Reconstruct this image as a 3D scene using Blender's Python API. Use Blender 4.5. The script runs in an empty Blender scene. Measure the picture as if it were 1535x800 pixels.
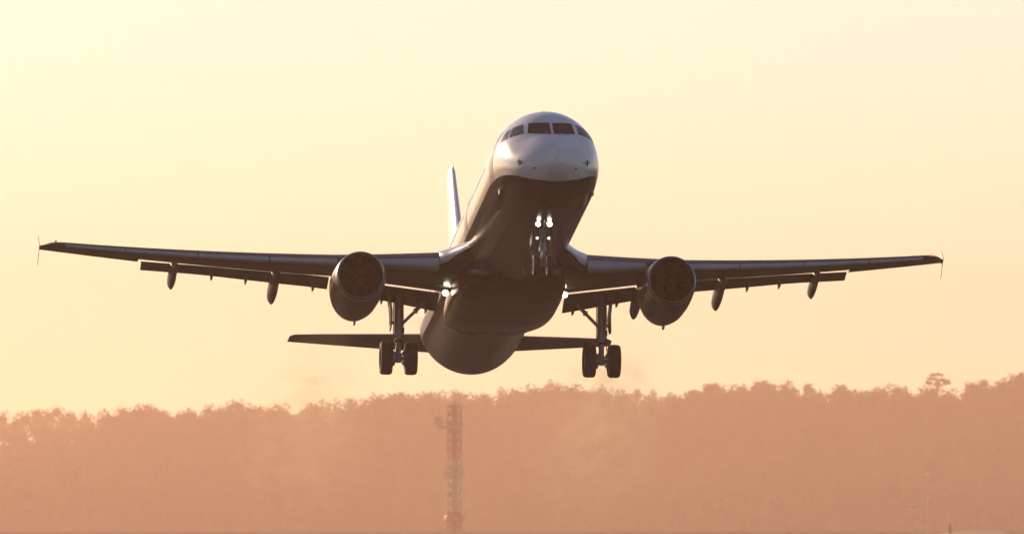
import bpy, bmesh, math, random
import numpy as np
from mathutils import Matrix, Vector

random.seed(7); RNG = np.random.default_rng(11)
R = math.radians
scene = bpy.context.scene
col = scene.collection

# ------------------------------------------------------------------ camera, sky, sun, exposure
DIST = 500.0                       # metres from camera to the aircraft
F_PX = 40.32 * DIST                # focal length in pixels of a 1535 px wide frame
CAM_H = 3.0
CAM_EL = math.atan(400.0 / F_PX)   # camera tilted up: true horizon near the bottom edge
cam_d = bpy.data.cameras.new('camera'); cam = bpy.data.objects.new('camera', cam_d); col.objects.link(cam)
cam_d.sensor_width = 36.0; cam_d.lens = 36.0 * F_PX / 1535.0
cam_d.clip_start = 1.0; cam_d.clip_end = 30000.0
cam.location = (0, 0, CAM_H); cam.rotation_euler = (math.pi / 2 + CAM_EL, 0, 0)
scene.camera = cam
cam_d.dof.use_dof = True; cam_d.dof.focus_distance = DIST - 8; cam_d.dof.aperture_fstop = 5.0

SUN_EL, SUN_AZ = R(13.0), R(-36.0)     # azimuth measured from the viewing direction (+Y), negative = to the left
sun_dir = Vector((math.sin(SUN_AZ) * math.cos(SUN_EL), math.cos(SUN_AZ) * math.cos(SUN_EL), math.sin(SUN_EL)))
world = bpy.data.worlds.new('World'); scene.world = world; world.use_nodes = True
wn = world.node_tree.nodes; wl = world.node_tree.links
sky = wn.new('ShaderNodeTexSky'); sky.sky_type = 'NISHITA'; sky.sun_disc = False
sky.sun_elevation = SUN_EL; sky.sun_rotation = SUN_AZ
sky.air_density = 0.76; sky.dust_density = 0.18; sky.ozone_density = 1.0; sky.altitude = 0
bg = wn['Background']; bg.inputs['Strength'].default_value = 0.122
wl.new(sky.outputs[0], bg.inputs['Color'])

sun_d = bpy.data.lights.new('sun', 'SUN'); sun_d.energy = 5.0; sun_d.angle = R(0.5); sun_d.color = (1.0, 0.72, 0.48)
sun = bpy.data.objects.new('sun', sun_d); col.objects.link(sun)
sun.rotation_euler = sun_dir.to_track_quat('Z', 'Y').to_euler()

scene.view_settings.view_transform = 'Standard'; scene.view_settings.look = 'None'
scene.view_settings.exposure = 0.05; scene.view_settings.gamma = 1.0; scene.view_settings.use_curve_mapping = False
scene.cycles.use_denoising = True
scene.cycles.volume_step_rate = 0.25; scene.cycles.max_bounces = 6; scene.cycles.volume_bounces = 0; scene.cycles.transparent_max_bounces = 12
HAZE_D = 1.03e-4

# ------------------------------------------------------------------ helpers
def new_obj(name, mesh, parent=None, mat=None):
    o = bpy.data.objects.new(name, mesh); col.objects.link(o)
    if mat: mesh.materials.append(mat)
    if parent: o.parent = parent
    return o

def finish(bm, name, mat, parent=None, angle=35, smooth=True):
    bmesh.ops.recalc_face_normals(bm, faces=bm.faces[:])
    me = bpy.data.meshes.new(name); bm.to_mesh(me); bm.free()
    if smooth:
        for p in me.polygons: p.use_smooth = True
        me.set_sharp_from_angle(angle=R(angle))
    return new_obj(name, me, parent, mat)

def empty(name, loc=(0, 0, 0), parent=None):
    o = bpy.data.objects.new(name, None); col.objects.link(o); o.location = loc; o.empty_display_size = 1
    if parent: o.parent = parent
    return o

def tag(o, label=None, cat=None, group=None, kind=None):
    if label: o['label'] = label
    if cat: o['category'] = cat
    if group: o['group'] = group
    if kind: o['kind'] = kind
    return o

def loft(bm, rings, cap0=True, cap1=True, closed=True):
    vs = [[bm.verts.new(p) for p in r] for r in rings]
    n = len(vs[0])
    for a, b in zip(vs[:-1], vs[1:]):
        for i in range(n if closed else n - 1):
            j = (i + 1) % n
            q = [a[i], a[j], b[j], b[i]]
            try: bm.faces.new(q)
            except ValueError: pass
    if cap0: bm.faces.new(vs[0])
    if cap1: bm.faces.new(vs[-1])
    return vs

def tube(bm, p0, p1, r0, r1=None, n=14):
    p0, p1 = Vector(p0), Vector(p1); r1 = r0 if r1 is None else r1
    q = (p1 - p0).to_track_quat('Z', 'Y')
    ring = lambda c, r: [c + q @ Vector((r * math.cos(2 * math.pi * k / n), r * math.sin(2 * math.pi * k / n), 0)) for k in range(n)]
    loft(bm, [ring(p0, r0), ring(p1, r1)])

def box(bm, c, s, rot=None):
    m = Matrix.Translation(Vector(c)) @ (rot.to_4x4() if rot else Matrix.Identity(4)) @ Matrix.Diagonal((*s, 1))
    bmesh.ops.create_cube(bm, size=1.0, matrix=m)

def lathe(bm, prof, c, axis='X', n=40, caps=(False, False)):
    """prof = list of (along, radius); revolve about an axis through c"""
    rings = []
    for a, r in prof:
        ring = []
        for k in range(n):
            t = 2 * math.pi * k / n
            if axis == 'X': ring.append((c[0] + a, c[1] + r * math.cos(t), c[2] + r * math.sin(t)))
            elif axis == 'Y': ring.append((c[0] + r * math.cos(t), c[1] + a, c[2] + r * math.sin(t)))
            else: ring.append((c[0] + r * math.cos(t), c[1] + r * math.sin(t), c[2] + a))
        rings.append(ring)
    loft(bm, rings, *caps)

# ------------------------------------------------------------------ materials
def mat(name, colr, rough=0.5, metal=0.0, coat=0.0, noise=0.0, nscale=3.0, bump=0.0, spec=0.5):
    m = bpy.data.materials.new(name); m.use_nodes = True
    nt = m.node_tree; b = nt.nodes['Principled BSDF']
    b.inputs['Base Color'].default_value = (*colr, 1); b.inputs['Roughness'].default_value = rough
    b.inputs['Metallic'].default_value = metal; b.inputs['Coat Weight'].default_value = coat
    b.inputs['Coat Roughness'].default_value = 0.08; b.inputs['Specular IOR Level'].default_value = spec
    if noise > 0 or bump > 0:
        tc = nt.nodes.new('ShaderNodeTexCoord'); nz = nt.nodes.new('ShaderNodeTexNoise')
        nz.inputs['Scale'].default_value = nscale; nz.inputs['Detail'].default_value = 6
        nt.links.new(tc.outputs['Object'], nz.inputs['Vector'])
        mr = nt.nodes.new('ShaderNodeMapRange')
        mr.inputs[1].default_value = 0.3; mr.inputs[2].default_value = 0.7
        mr.inputs[3].default_value = 1 - noise; mr.inputs[4].default_value = 1 + noise
        nt.links.new(nz.outputs[0], mr.inputs[0])
        mx = nt.nodes.new('ShaderNodeVectorMath'); mx.operation = 'SCALE'; mx.inputs[0].default_value = colr
        nt.links.new(mr.outputs[0], mx.inputs['Scale']); nt.links.new(mx.outputs[0], b.inputs['Base Color'])
        mr2 = nt.nodes.new('ShaderNodeMapRange')
        mr2.inputs[3].default_value = max(.02, rough * .7); mr2.inputs[4].default_value = min(1, rough * 1.35)
        nt.links.new(nz.outputs[0], mr2.inputs[0]); nt.links.new(mr2.outputs[0], b.inputs['Roughness'])
        if bump > 0:
            bp = nt.nodes.new('ShaderNodeBump'); bp.inputs['Strength'].default_value = bump; bp.inputs['Distance'].default_value = 0.05
            nt.links.new(nz.outputs[0], bp.inputs['Height']); nt.links.new(bp.outputs[0], b.inputs['Normal'])
    return m

def emit(name, colr, strength):
    m = bpy.data.materials.new(name); m.use_nodes = True
    b = m.node_tree.nodes['Principled BSDF']
    b.inputs['Base Color'].default_value = (.8, .8, .8, 1)
    b.inputs['Emission Color'].default_value = (*colr, 1); b.inputs['Emission Strength'].default_value = strength
    return m

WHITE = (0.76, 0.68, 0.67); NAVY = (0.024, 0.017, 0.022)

def fuselage_paint(line, name='two_tone_paint'):
    """white upper body, dark belly; the edge of the belly colour is a line in the airframe's own x-z plane"""
    m = bpy.data.materials.new(name); m.use_nodes = True
    nt = m.node_tree; b = nt.nodes['Principled BSDF']; N = nt.nodes.new; L = nt.links.new
    tc = N('ShaderNodeTexCoord'); sp = N('ShaderNodeSeparateXYZ'); L(tc.outputs['Object'], sp.inputs[0])
    ramp = N('ShaderNodeFloatCurve')
    mr = N('ShaderNodeMapRange'); mr.inputs[1].default_value = 0; mr.inputs[2].default_value = 45
    L(sp.outputs['X'], mr.inputs[0])
    cu = ramp.mapping.curves[0]
    pts = line
    cu.points[0].location = pts[0]; cu.points[1].location = pts[-1]
    for p in pts[1:-1]: cu.points.new(*p)
    ramp.mapping.update()
    L(mr.outputs[0], ramp.inputs['Value'])
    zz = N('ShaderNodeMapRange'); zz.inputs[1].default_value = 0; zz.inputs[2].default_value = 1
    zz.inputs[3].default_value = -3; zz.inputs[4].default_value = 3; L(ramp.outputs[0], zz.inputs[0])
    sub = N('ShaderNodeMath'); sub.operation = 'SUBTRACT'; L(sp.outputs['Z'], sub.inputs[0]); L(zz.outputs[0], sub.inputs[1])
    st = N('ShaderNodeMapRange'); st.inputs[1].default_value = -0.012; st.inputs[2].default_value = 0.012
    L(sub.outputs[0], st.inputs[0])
    nz = N('ShaderNodeTexNoise'); nz.inputs['Scale'].default_value = 1.2; nz.inputs['Detail'].default_value = 7
    mp = N('ShaderNodeMapping'); mp.inputs['Scale'].default_value = (0.25, 1, 1)
    L(tc.outputs['Object'], mp.inputs[0]); L(mp.outputs[0], nz.inputs['Vector'])
    # frame/panel seams
    wv = N('ShaderNodeMath'); wv.operation = 'PINGPONG'; wv.inputs[1].default_value = 1.35
    L(sp.outputs['X'], wv.inputs[0])
    seam = N('ShaderNodeMapRange'); seam.inputs[1].default_value = 0.0; seam.inputs[2].default_value = 0.018
    seam.inputs[3].default_value = 0.78; seam.inputs[4].default_value = 1.0; L(wv.outputs[0], seam.inputs[0])
    d = N('ShaderNodeMapRange'); d.inputs[1].default_value = .3; d.inputs[2].default_value = .7
    d.inputs[3].default_value = .86; d.inputs[4].default_value = 1.06; L(nz.outputs[0], d.inputs[0])
    mul = N('ShaderNodeMath'); mul.operation = 'MULTIPLY'; L(seam.outputs[0], mul.inputs[0]); L(d.outputs[0], mul.inputs[1])
    mix = N('ShaderNodeMix'); mix.data_type = 'RGBA'
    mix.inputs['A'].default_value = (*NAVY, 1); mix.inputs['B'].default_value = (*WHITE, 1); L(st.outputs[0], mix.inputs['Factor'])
    sc = N('ShaderNodeVectorMath'); sc.operation = 'SCALE'; L(mix.outputs['Result'], sc.inputs[0]); L(mul.outputs[0], sc.inputs['Scale'])
    L(sc.outputs[0], b.inputs['Base Color'])
    rr = N('ShaderNodeMapRange'); rr.inputs[3].default_value = .12; rr.inputs[4].default_value = .28; L(nz.outputs[0], rr.inputs[0])
    L(rr.outputs[0], b.inputs['Roughness'])
    n2 = N('ShaderNodeTexNoise'); n2.inputs['Scale'].default_value = 2.2; n2.inputs['Detail'].default_value = 3
    m2 = N('ShaderNodeMapping'); m2.inputs['Scale'].default_value = (.05, 1, 1); L(tc.outputs['Object'], m2.inputs[0]); L(m2.outputs[0], n2.inputs['Vector'])
    bp = N('ShaderNodeBump'); bp.inputs['Strength'].default_value = .3; bp.inputs['Distance'].default_value = .04
    L(n2.outputs[0], bp.inputs['Height']); L(bp.outputs[0], b.inputs['Normal'])
    b.inputs['Coat Weight'].default_value = .12; b.inputs['Coat Roughness'].default_value = .12; b.inputs['Specular IOR Level'].default_value = .4
    return m

def zb(x, z): return (x / 45.0, (z + 3) / 6.0)
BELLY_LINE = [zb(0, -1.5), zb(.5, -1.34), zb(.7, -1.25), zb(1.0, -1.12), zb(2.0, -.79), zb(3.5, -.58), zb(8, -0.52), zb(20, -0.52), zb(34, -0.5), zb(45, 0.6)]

M = {}
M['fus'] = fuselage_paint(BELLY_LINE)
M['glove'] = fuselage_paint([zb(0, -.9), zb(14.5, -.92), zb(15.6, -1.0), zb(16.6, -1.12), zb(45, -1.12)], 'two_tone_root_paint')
M['white'] = mat('white_paint', WHITE, .3, coat=.3, noise=.06)
M['grey'] = mat('light_grey_paint', (.33, .33, .35), .42, noise=.10, nscale=1.5)
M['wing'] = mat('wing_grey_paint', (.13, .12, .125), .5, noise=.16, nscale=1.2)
M['navy'] = mat('dark_blue_paint', NAVY, .28, spec=.4)
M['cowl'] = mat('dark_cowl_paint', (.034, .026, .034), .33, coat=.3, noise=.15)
M['lip'] = mat('polished_lip_metal', (.34, .34, .36), .32, metal=1.0, noise=.08)
M['dark'] = mat('dark_duct', (.008, .008, .009), .6, spec=.2)
M['blade'] = mat('fan_blade_metal', (.007, .007, .008), .6, spec=.12)
M['steel'] = mat('gear_steel', (.22, .22, .23), .4, metal=.3, noise=.15, nscale=8)
M['hot'] = mat('exhaust_metal', (.12, .10, .09), .4, metal=.9, noise=.2)
M['rubber'] = mat('tyre_rubber', (.018, .017, .017), .75, noise=.2, nscale=10)
M['rim'] = mat('wheel_rim_metal', (.25, .25, .25), .4, metal=.5)
M['glass'] = mat('cockpit_glass', (.012, .010, .012), .12, spec=.5)
M['side_glass'] = mat('sky_tinted_side_glass', (.11, .10, .11), .2, spec=1.0)  # sky reflection on the side panes put into a lighter base colour
M['lamp'] = emit('landing_lamp_glow', (1.0, .90, .74), 9.0)
M['lampS'] = emit('taxi_lamp_glow', (1.0, .86, .66), 4.0)
M['red'] = emit('red_nav_glow', (1.0, .05, .03), 6.0)
M['green'] = emit('green_nav_glow', (.1, .8, .35), .15)

# ------------------------------------------------------------------ terrain, hill profile
SKY_U = [-400, -150, -40, 0, 50, 100, 140, 180, 215, 260, 300, 330, 360, 400, 480, 540, 575, 620, 680, 740, 790, 820, 850, 900, 950, 1000, 1050, 1100, 1140, 1180, 1205, 1230, 1260, 1290, 1330, 1380, 1420, 1440, 1475, 1500, 1520, 1535, 1600, 1750, 1950]
SKY_V = [640, 630, 628, 655, 648, 645, 640, 618, 610, 614, 612, 604, 604, 608, 606, 600, 588, 584, 584, 590, 577, 572, 575, 578, 586, 586, 580, 576, 572, 576, 580, 583, 579, 577, 575, 577, 581, 579, 569, 567, 562, 555, 550, 560, 580]
RIDGE_D = 8450.0
def skyline_z(x, d=RIDGE_D):
    """height of the wooded skyline over the ridge, metres, for a place x across the ridge"""
    u = 767.5 + F_PX * x / d
    v = np.interp(u, SKY_U, SKY_V)
    return CAM_H + (800 - v) / F_PX * d
TREE_H = 22.0
def smooth(t): t = np.clip(t, 0, 1); return t * t * (3 - 2 * t)
def ground_z(x, y):
    x = np.asarray(x, float); y = np.asarray(y, float)
    base = 4.4 * smooth((y - 2600) / 4400)
    top = skyline_z(np.clip(x, -350, 390)) - TREE_H
    hill = (top - 4.4) * smooth((y - 7150) / (RIDGE_D - 7150))
    fall = 1 - .4 * smooth((y - RIDGE_D - 60) / 1100)
    return base + hill * fall

def terrain():
    xs = np.unique(np.concatenate([np.linspace(-4200, -560, 24), np.linspace(-560, 600, 120), np.linspace(600, 4200, 24)]))
    ys = np.unique(np.concatenate([np.linspace(-2500, 900, 18), np.linspace(900, 3000, 45), np.linspace(3000, 7000, 40), np.linspace(7000, 9000, 62), np.linspace(9000, 9500, 8)]))
    X, Y = np.meshgrid(xs, ys); Z = ground_z(X, Y)
    V = np.stack([X, Y, Z], -1).reshape(-1, 3); nx = len(xs)
    F = [(j * nx + i, j * nx + i + 1, (j + 1) * nx + i + 1, (j + 1) * nx + i) for j in range(len(ys) - 1) for i in range(nx - 1)]
    me = bpy.data.meshes.new('airfield_ground'); me.from_pydata(V.tolist(), [], F)
    for p in me.polygons: p.use_smooth = True
    m = bpy.data.materials.new('airfield_grass'); m.use_nodes = True
    nt = m.node_tree; b = nt.nodes['Principled BSDF']; b.inputs['Roughness'].default_value = 1.0; b.inputs['Specular IOR Level'].default_value = 0.0
    tc = nt.nodes.new('ShaderNodeTexCoord'); n1 = nt.nodes.new('ShaderNodeTexNoise'); n1.inputs['Scale'].default_value = .02; n1.inputs['Detail'].default_value = 8
    nt.links.new(tc.outputs['Object'], n1.inputs['Vector'])
    cr = nt.nodes.new('ShaderNodeValToRGB'); cr.color_ramp.elements[0].position = .35; cr.color_ramp.elements[1].position = .65
    cr.color_ramp.elements[0].color = (.028, .032, .014, 1); cr.color_ramp.elements[1].color = (.060, .054, .026, 1)
    nt.links.new(n1.outputs[0], cr.inputs[0]); nt.links.new(cr.outputs[0], b.inputs['Base Color'])
    tag(new_obj('airfield_ground', me, mat=m), kind='structure')
terrain()

def runway():
    bm = bmesh.new()
    for (w, y0, y1, h) in ((22.5, 60, 1000, .008),):
        v = [bm.verts.new(p) for p in ((-w - 6, y0, h), (w - 6, y0, h), (w - 6, y1, h), (-w - 6, y1, h))]; bm.faces.new(v)
    tag(finish(bm, 'runway', mat('runway_asphalt', (.05, .05, .052), .95, spec=.05, noise=.2, nscale=.3), smooth=False), kind='structure')
runway()

# ------------------------------------------------------------------ trees
def leaf_mat(name, c0, c1):
    m = bpy.data.materials.new(name); m.use_nodes = True
    nt = m.node_tree; b = nt.nodes['Principled BSDF']; b.inputs['Roughness'].default_value = .7
    tc = nt.nodes.new('ShaderNodeTexCoord'); n1 = nt.nodes.new('ShaderNodeTexNoise'); n1.inputs['Scale'].default_value = .12; n1.inputs['Detail'].default_value = 5
    nt.links.new(tc.outputs['Object'], n1.inputs['Vector'])
    cr = nt.nodes.new('ShaderNodeValToRGB'); cr.color_ramp.elements[0].position = .3; cr.color_ramp.elements[1].position = .7
    cr.color_ramp.elements[0].color = (*c0, 1); cr.color_ramp.elements[1].color = (*c1, 1)
    nt.links.new(n1.outputs[0], cr.inputs[0]); nt.links.new(cr.outputs[0], b.inputs['Base Color'])
    tr = nt.nodes.new('ShaderNodeBsdfTranslucent'); nt.links.new(cr.outputs[0], tr.inputs['Color'])
    ms = nt.nodes.new('ShaderNodeMixShader'); ms.inputs[0].default_value = .5
    nt.links.new(b.outputs[0], ms.inputs[1]); nt.links.new(tr.outputs[0], ms.inputs[2])
    nt.links.new(ms.outputs[0], nt.nodes['Material Output'].inputs['Surface'])
    return m
M['leaf'] = leaf_mat('broadleaf_foliage', (.035, .045, .018), (.075, .080, .030))
M['needle'] = leaf_mat('pine_foliage', (.030, .040, .020), (.055, .060, .028))
M['bark'] = mat('bark', (.08, .06, .045), .9, noise=.3, nscale=2)

def crown_quads(rng, w, h, n, size, lobes=14, flat=1.0, base=0.0):
    """leaf faces spread in clumps through a crown w wide and h tall, foot of the crown at z = base; returns (n*4,3)"""
    cs = []
    for _ in range(lobes):
        a = rng.uniform(0, 2 * np.pi); t = rng.uniform(0, 1); r = .36 * w * math.sqrt(rng.uniform(0, 1)) * (1 - .55 * t ** 2)
        cs.append((r * math.cos(a), r * math.sin(a), base + h * (.22 + .62 * t), w * rng.uniform(.12, .22)))
    cs = np.array(cs)
    k = rng.integers(0, lobes, n)
    d = rng.normal(size=(n, 3)); d /= np.linalg.norm(d, axis=1)[:, None]
    rr = cs[k, 3] * rng.uniform(.45, 1.12, n)
    c = cs[k, :3] + d * rr[:, None] * np.array([1, 1, flat])
    # each leaf clump: a small irregular quad, randomly turned
    a = rng.normal(size=(n, 3)); a /= np.linalg.norm(a, axis=1)[:, None]
    b = np.cross(a, rng.normal(size=(n, 3))); b /= np.linalg.norm(b, axis=1)[:, None]
    s = size * rng.uniform(.5, 1.3, n)[:, None]
    q = np.stack([c + a * s, c + b * s * .7, c - a * s * rng.uniform(.6, 1, n)[:, None], c - b * s * .7], 1)
    return q.reshape(-1, 3)

def quad_mesh(name, V):
    V = np.asarray(V, np.float32); n = len(V) // 4
    me = bpy.data.meshes.new(name)
    me.vertices.add(len(V)); me.vertices.foreach_set('co', V.ravel())
    me.loops.add(len(V)); me.loops.foreach_set('vertex_index', np.arange(len(V), dtype=np.int32))
    me.polygons.add(n); me.polygons.foreach_set('loop_start', np.arange(0, len(V), 4, dtype=np.int32))
    me.update(calc_edges=True)
    return me

def woodland():
    variants = [crown_quads(np.random.default_rng(100 + k), 1.0, 1.0, 1150, .034, lobes=18) for k in range(7)]
    out = []; rng = np.random.default_rng(5)
    d = 7190.0
    while d < RIDGE_D + 25:
        half = 292 * d / 6500
        xs = np.arange(-half, half, 14.5) + rng.uniform(-6, 6)
        for x in xs:
            x = x + rng.uniform(-3, 3); y = d + rng.uniform(-12, 12)
            h = TREE_H * rng.uniform(.72, 1.12); w = rng.uniform(17, 31)
            if y > RIDGE_D - 85: h = TREE_H * rng.uniform(.75, 1.03)
            v = variants[rng.integers(0, 7)]; a = rng.uniform(0, 6.28); c, s = math.cos(a), math.sin(a)
            p = v @ np.array([[c, s, 0], [-s, c, 0], [0, 0, 1]]) * np.array([w, w, h * 1.08])
            out.append(p + np.array([x, y, float(ground_z(x, y)) - .04 * h]))
        d += 55.0
    me = quad_mesh('woodland', np.concatenate(out))
    tag(new_obj('woodland', me, mat=M['leaf']), 'hazy wooded ridge of broadleaf trees closing off the airfield', 'woodland', kind='stuff')
    # the farther wood that shows as a paler strip beyond the left end of the ridge
    out = []; D2 = 9150.0
    for y in (D2 - 100, D2 - 45, D2):
        for x in np.arange(-540, -140, 12.0):
            u = 767.5 + F_PX * x / y
            vv = np.interp(u, [-300, -60, 0, 25, 60, 100, 140, 170, 230, 400], [628, 628, 622, 624, 616, 617, 620, 617, 616, 640])
            top = CAM_H + (800 - vv) / F_PX * y
            h = 22 * rng.uniform(.8, 1.05); w = rng.uniform(14, 23)
            p = variants[rng.integers(0, 7)] * np.array([w, w, h * 1.08])
            out.append(p + np.array([x + rng.uniform(-3, 3), y, top - 21.5]))
    me = quad_mesh('far_woodland', np.concatenate(out))
    tag(new_obj('far_woodland', me, mat=M['leaf']), 'paler distant wood showing above the left end of the ridge', 'woodland', kind='stuff')
    bm = bmesh.new()
    xs = np.linspace(-800, 100, 33)
    rings = []
    for y, f in ((8750, 0), (8980, .75), (D2 - 60, 1), (D2 + 120, .9), (9480, .2)):
        rr = []
        for x in xs:
            vv = np.interp(767.5 + F_PX * x / D2, [-300, -60, 0, 25, 60, 100, 140, 170, 230, 400], [628, 628, 622, 624, 616, 617, 620, 617, 616, 640])
            rr.append((x, y, -4 + f * (CAM_H + (800 - vv) / F_PX * D2 - 23 + 4)))
        rings.append(rr)
    loft(bm, rings, False, False, closed=False)
    tag(finish(bm, 'hills', M['leaf']), kind='structure')
woodland()

def place(u, v, d):
    """a point in the place seen at photo pixel (u, v) and d metres away"""
    return ((u - 767.5) / F_PX * d, d, CAM_H + (800 - v) / F_PX * d)

def broadleaf(u, v, wpx, hpx, d, seed, label, lobes=18, n=2600):
    x, y, z = place(u, v, d); s = d / F_PX; w, h = wpx * s, hpx * s
    t = empty('broadleaf_tree', (x, y, z - h)); rng = np.random.default_rng(seed)
    V = crown_quads(rng, w, h * .86, n, .75, lobes=lobes, base=h * .16)
    new_obj('crown', quad_mesh('crown', V), t, M['leaf'])
    bm = bmesh.new(); tube(bm, (0, 0, -3), (0, 0, h * .55), .5, .22, 8)
    for k in range(5):
        a = k * 1.26 + seed; tube(bm, (0, 0, h * (.25 + .05 * k)), (w * .26 * math.cos(a), w * .26 * math.sin(a), h * .62), .14, .05, 6)
    finish(bm, 'trunk', M['bark'], t)
    tag(t, label, 'tree', 'trees on the skyline of the ridge')
broadleaf(217, 604, 66, 78, 8370, 3, 'domed broadleaf tree rising at the step of the left skyline')
broadleaf(1140, 568, 62, 74, 8390, 9, 'rounded broadleaf tree on the skyline right of the right main wheels')
broadleaf(1066, 574, 52, 66, 8390, 12, 'small broadleaf tree on the skyline just beyond the right engine exhaust')
broadleaf(1478, 565, 50, 72, 8390, 21, 'low bushy tree on the skyline between the flat pine and the tallest tree')
broadleaf(1530, 550, 48, 84, 8390, 30, 'tallest broadleaf tree on the skyline at the right end of the ridge')
broadleaf(1262, 575, 46, 66, 8390, 41, 'small round-topped tree on the skyline left of the flat-topped pine')

def pine():
    d = 8370.0; x, y, z = place(1404, 559, d); K = 2.2
    t = empty('pine_tree', (x, y, z - 9.0 * K)); t.scale = (K, K, K); rng = np.random.default_rng(4)
    out = []
    for (cx, cz, w, h) in ((0, 7.7, 4.6, 1.3), (-1.1, 6.8, 4.4, 1.1), (1.6, 6.4, 5.2, 1.0), (-2.1, 5.8, 3.4, 1.0), (2.9, 5.7, 3.0, .8), (.3, 5.4, 3.6, 1.1)):
        q = crown_quads(rng, w, h, 170, .32, lobes=7, flat=.45); out.append(q + np.array([cx, rng.uniform(-1, 1), cz]))
    new_obj('crown', quad_mesh('crown', np.concatenate(out)), t, M['needle'])
    bm = bmesh.new(); tube(bm, (0, 0, -2), (.1, 0, 5), .32, .22, 8); tube(bm, (.1, 0, 5), (-.1, 0, 8.2), .22, .08, 8)
    for (px, pz) in ((-1.9, 6.1), (2.6, 6.0), (-1.1, 7.1), (1.5, 6.7), (3.6, 6.0)):
        tube(bm, (.05, 0, pz - 1.1), (px, 0, pz), .11, .05, 6)
    finish(bm, 'trunk', M['bark'], t)
    tag(t, 'flat-topped pine standing alone above the skyline at right', 'tree')
pine()

# ------------------------------------------------------------------ airfield mast, lamp poles, bank
def mast():
    d = 5000.0; x, y, zt = place(681, 607, d); K = d / 2500.0
    g = float(ground_z(x, y)); H = (zt - g) / K
    t = empty('lattice_mast', (x, y, g)); t.scale = (K, K, K)
    red = mat('mast_red_paint', (.36, .04, .03), .5, noise=.1); wht = mat('mast_white_paint', (.40, .38, .36), .5, noise=.1)
    zpx = lambda v: (CAM_H + (800 - v) / F_PX * d - g) / K
    bands = [(0, zpx(767), red), (zpx(767), zpx(686), wht), (zpx(686), H, red)]
    for z0, z1, m in bands:
        bm = bmesh.new(); n = max(2, round((z1 - z0) / 1.6)); w = 1.22
        for a in (-w, w):
            for b in (-w, w): tube(bm, (a, b, z0), (a, b, z1), .17, n=8)
        hs = [z0 + (z1 - z0) * k / n for k in range(n + 1)]
        for k in range(n):
            for (p, q) in (((-w, -w), (w, -w)), ((w, -w), (w, w)), ((w, w), (-w, w)), ((-w, w), (-w, -w))):
                tube(bm, (*p, hs[k]), (*q, hs[k + 1]), .12, n=6); tube(bm, (*q, hs[k]), (*p, hs[k + 1]), .12, n=6)
                tube(bm, (*p, hs[k + 1]), (*q, hs[k + 1]), .12, n=6)
        tube(bm, (0, 0, z0), (0, 0, z1), .62, n=10)          # cable duct and ladder core
        finish(bm, 'mast_section', m, t, smooth=False)
    for v, w0, w1 in ((640, -3.0, 1.5), (709, -1.9, 1.8)):
        bm = bmesh.new(); z = zpx(v); box(bm, ((w0 + w1) / 2, 0, z), (w1 - w0, 3.0, .6))
        for xx in np.linspace(w0, w1, 6): tube(bm, (xx, -1.5, z), (xx, -1.5, z + 1.0), .1, n=6)
        tube(bm, (w0, -1.5, z + 1.0), (w1, -1.5, z + 1.0), .1, n=6)
        finish(bm, 'platform', M['steel'], t, smooth=False)
    bm = bmesh.new(); z = zpx(632); tube(bm, (-2.8, 0, z - 1.0), (-2.8, 0, z + .4), .16); box(bm, (-3.0, 0, z + .2), (1.3, .7, 1.6)); finish(bm, 'panel_antenna', M['steel'], t, smooth=False)
    bm = bmesh.new(); lathe(bm, [(-.9, .2), (-.7, 1.75), (-.2, 1.9), (.5, 1.7), (.8, .2)], (0, 0, zpx(776)), 'Z', 20, (True, True)); finish(bm, 'equipment_drum', red, t)
    bm = bmesh.new(); tube(bm, (0, 0, H), (0, 0, H + .5), .12); lathe(bm, [(0, .1), (.1, .25), (.5, .25), (.65, .05)], (0, 0, H + .4), 'Z', 12, (True, True)); finish(bm, 'beacon', M['rim'], t)
    tag(t, 'red and white banded lattice mast standing hazy below the aircraft', 'mast')
mast()

def lamp_pole(u, v, d, heads, label):
    x, y, z = place(u, v, d); g = float(ground_z(x, y)); K = d / 2500.0; H = (z - g) / K
    t = empty('lamp_pole', (x, y, g)); t.scale = (K, K, K)
    bm = bmesh.new(); tube(bm, (0, 0, -.3), (0, 0, H), .14, .09, 10)
    if heads == 2: tube(bm, (-.45, 0, H - .1), (.45, 0, H - .1), .05)
    finish(bm, 'pole', M['grey'], t)
    for xx in ((-.42, .42) if heads == 2 else (0,)):
        bm = bmesh.new(); lathe(bm, [(-.25, .12), (0, .32), (.3, .28), (.42, .1)], (xx, 0, H + .1), 'Z', 14, (True, True)); h = finish(bm, 'lamp_head', M['white'], t)
    tag(t, label, 'lamp pole', 'lamp poles in front of the wood')
lamp_pole(1367, 758, 4200, 2, 'short pale pole with two lamp heads near the right corner of the airfield')
lamp_pole(1390, 712, 5000, 1, 'taller thin pole with a single lamp head beside the two-headed lamp pole')

def marker_post():
    x, y, z = place(1424, 785, 3900); g = float(ground_z(x, y)); H = max(z - g, 1.2)
    bm = bmesh.new(); tube(bm, (0, 0, -.3), (0, 0, H), .36, .32, 10); tube(bm, (0, 0, H * .55), (0, 0, H * .7), .55, .55, 10)
    o = finish(bm, 'marker_post', mat('post_dark_paint', (.05, .03, .03), .6)); o.location = (x, y, g)
    tag(o, 'short dark post standing at the pale grass bank', 'post')
marker_post()

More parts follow.
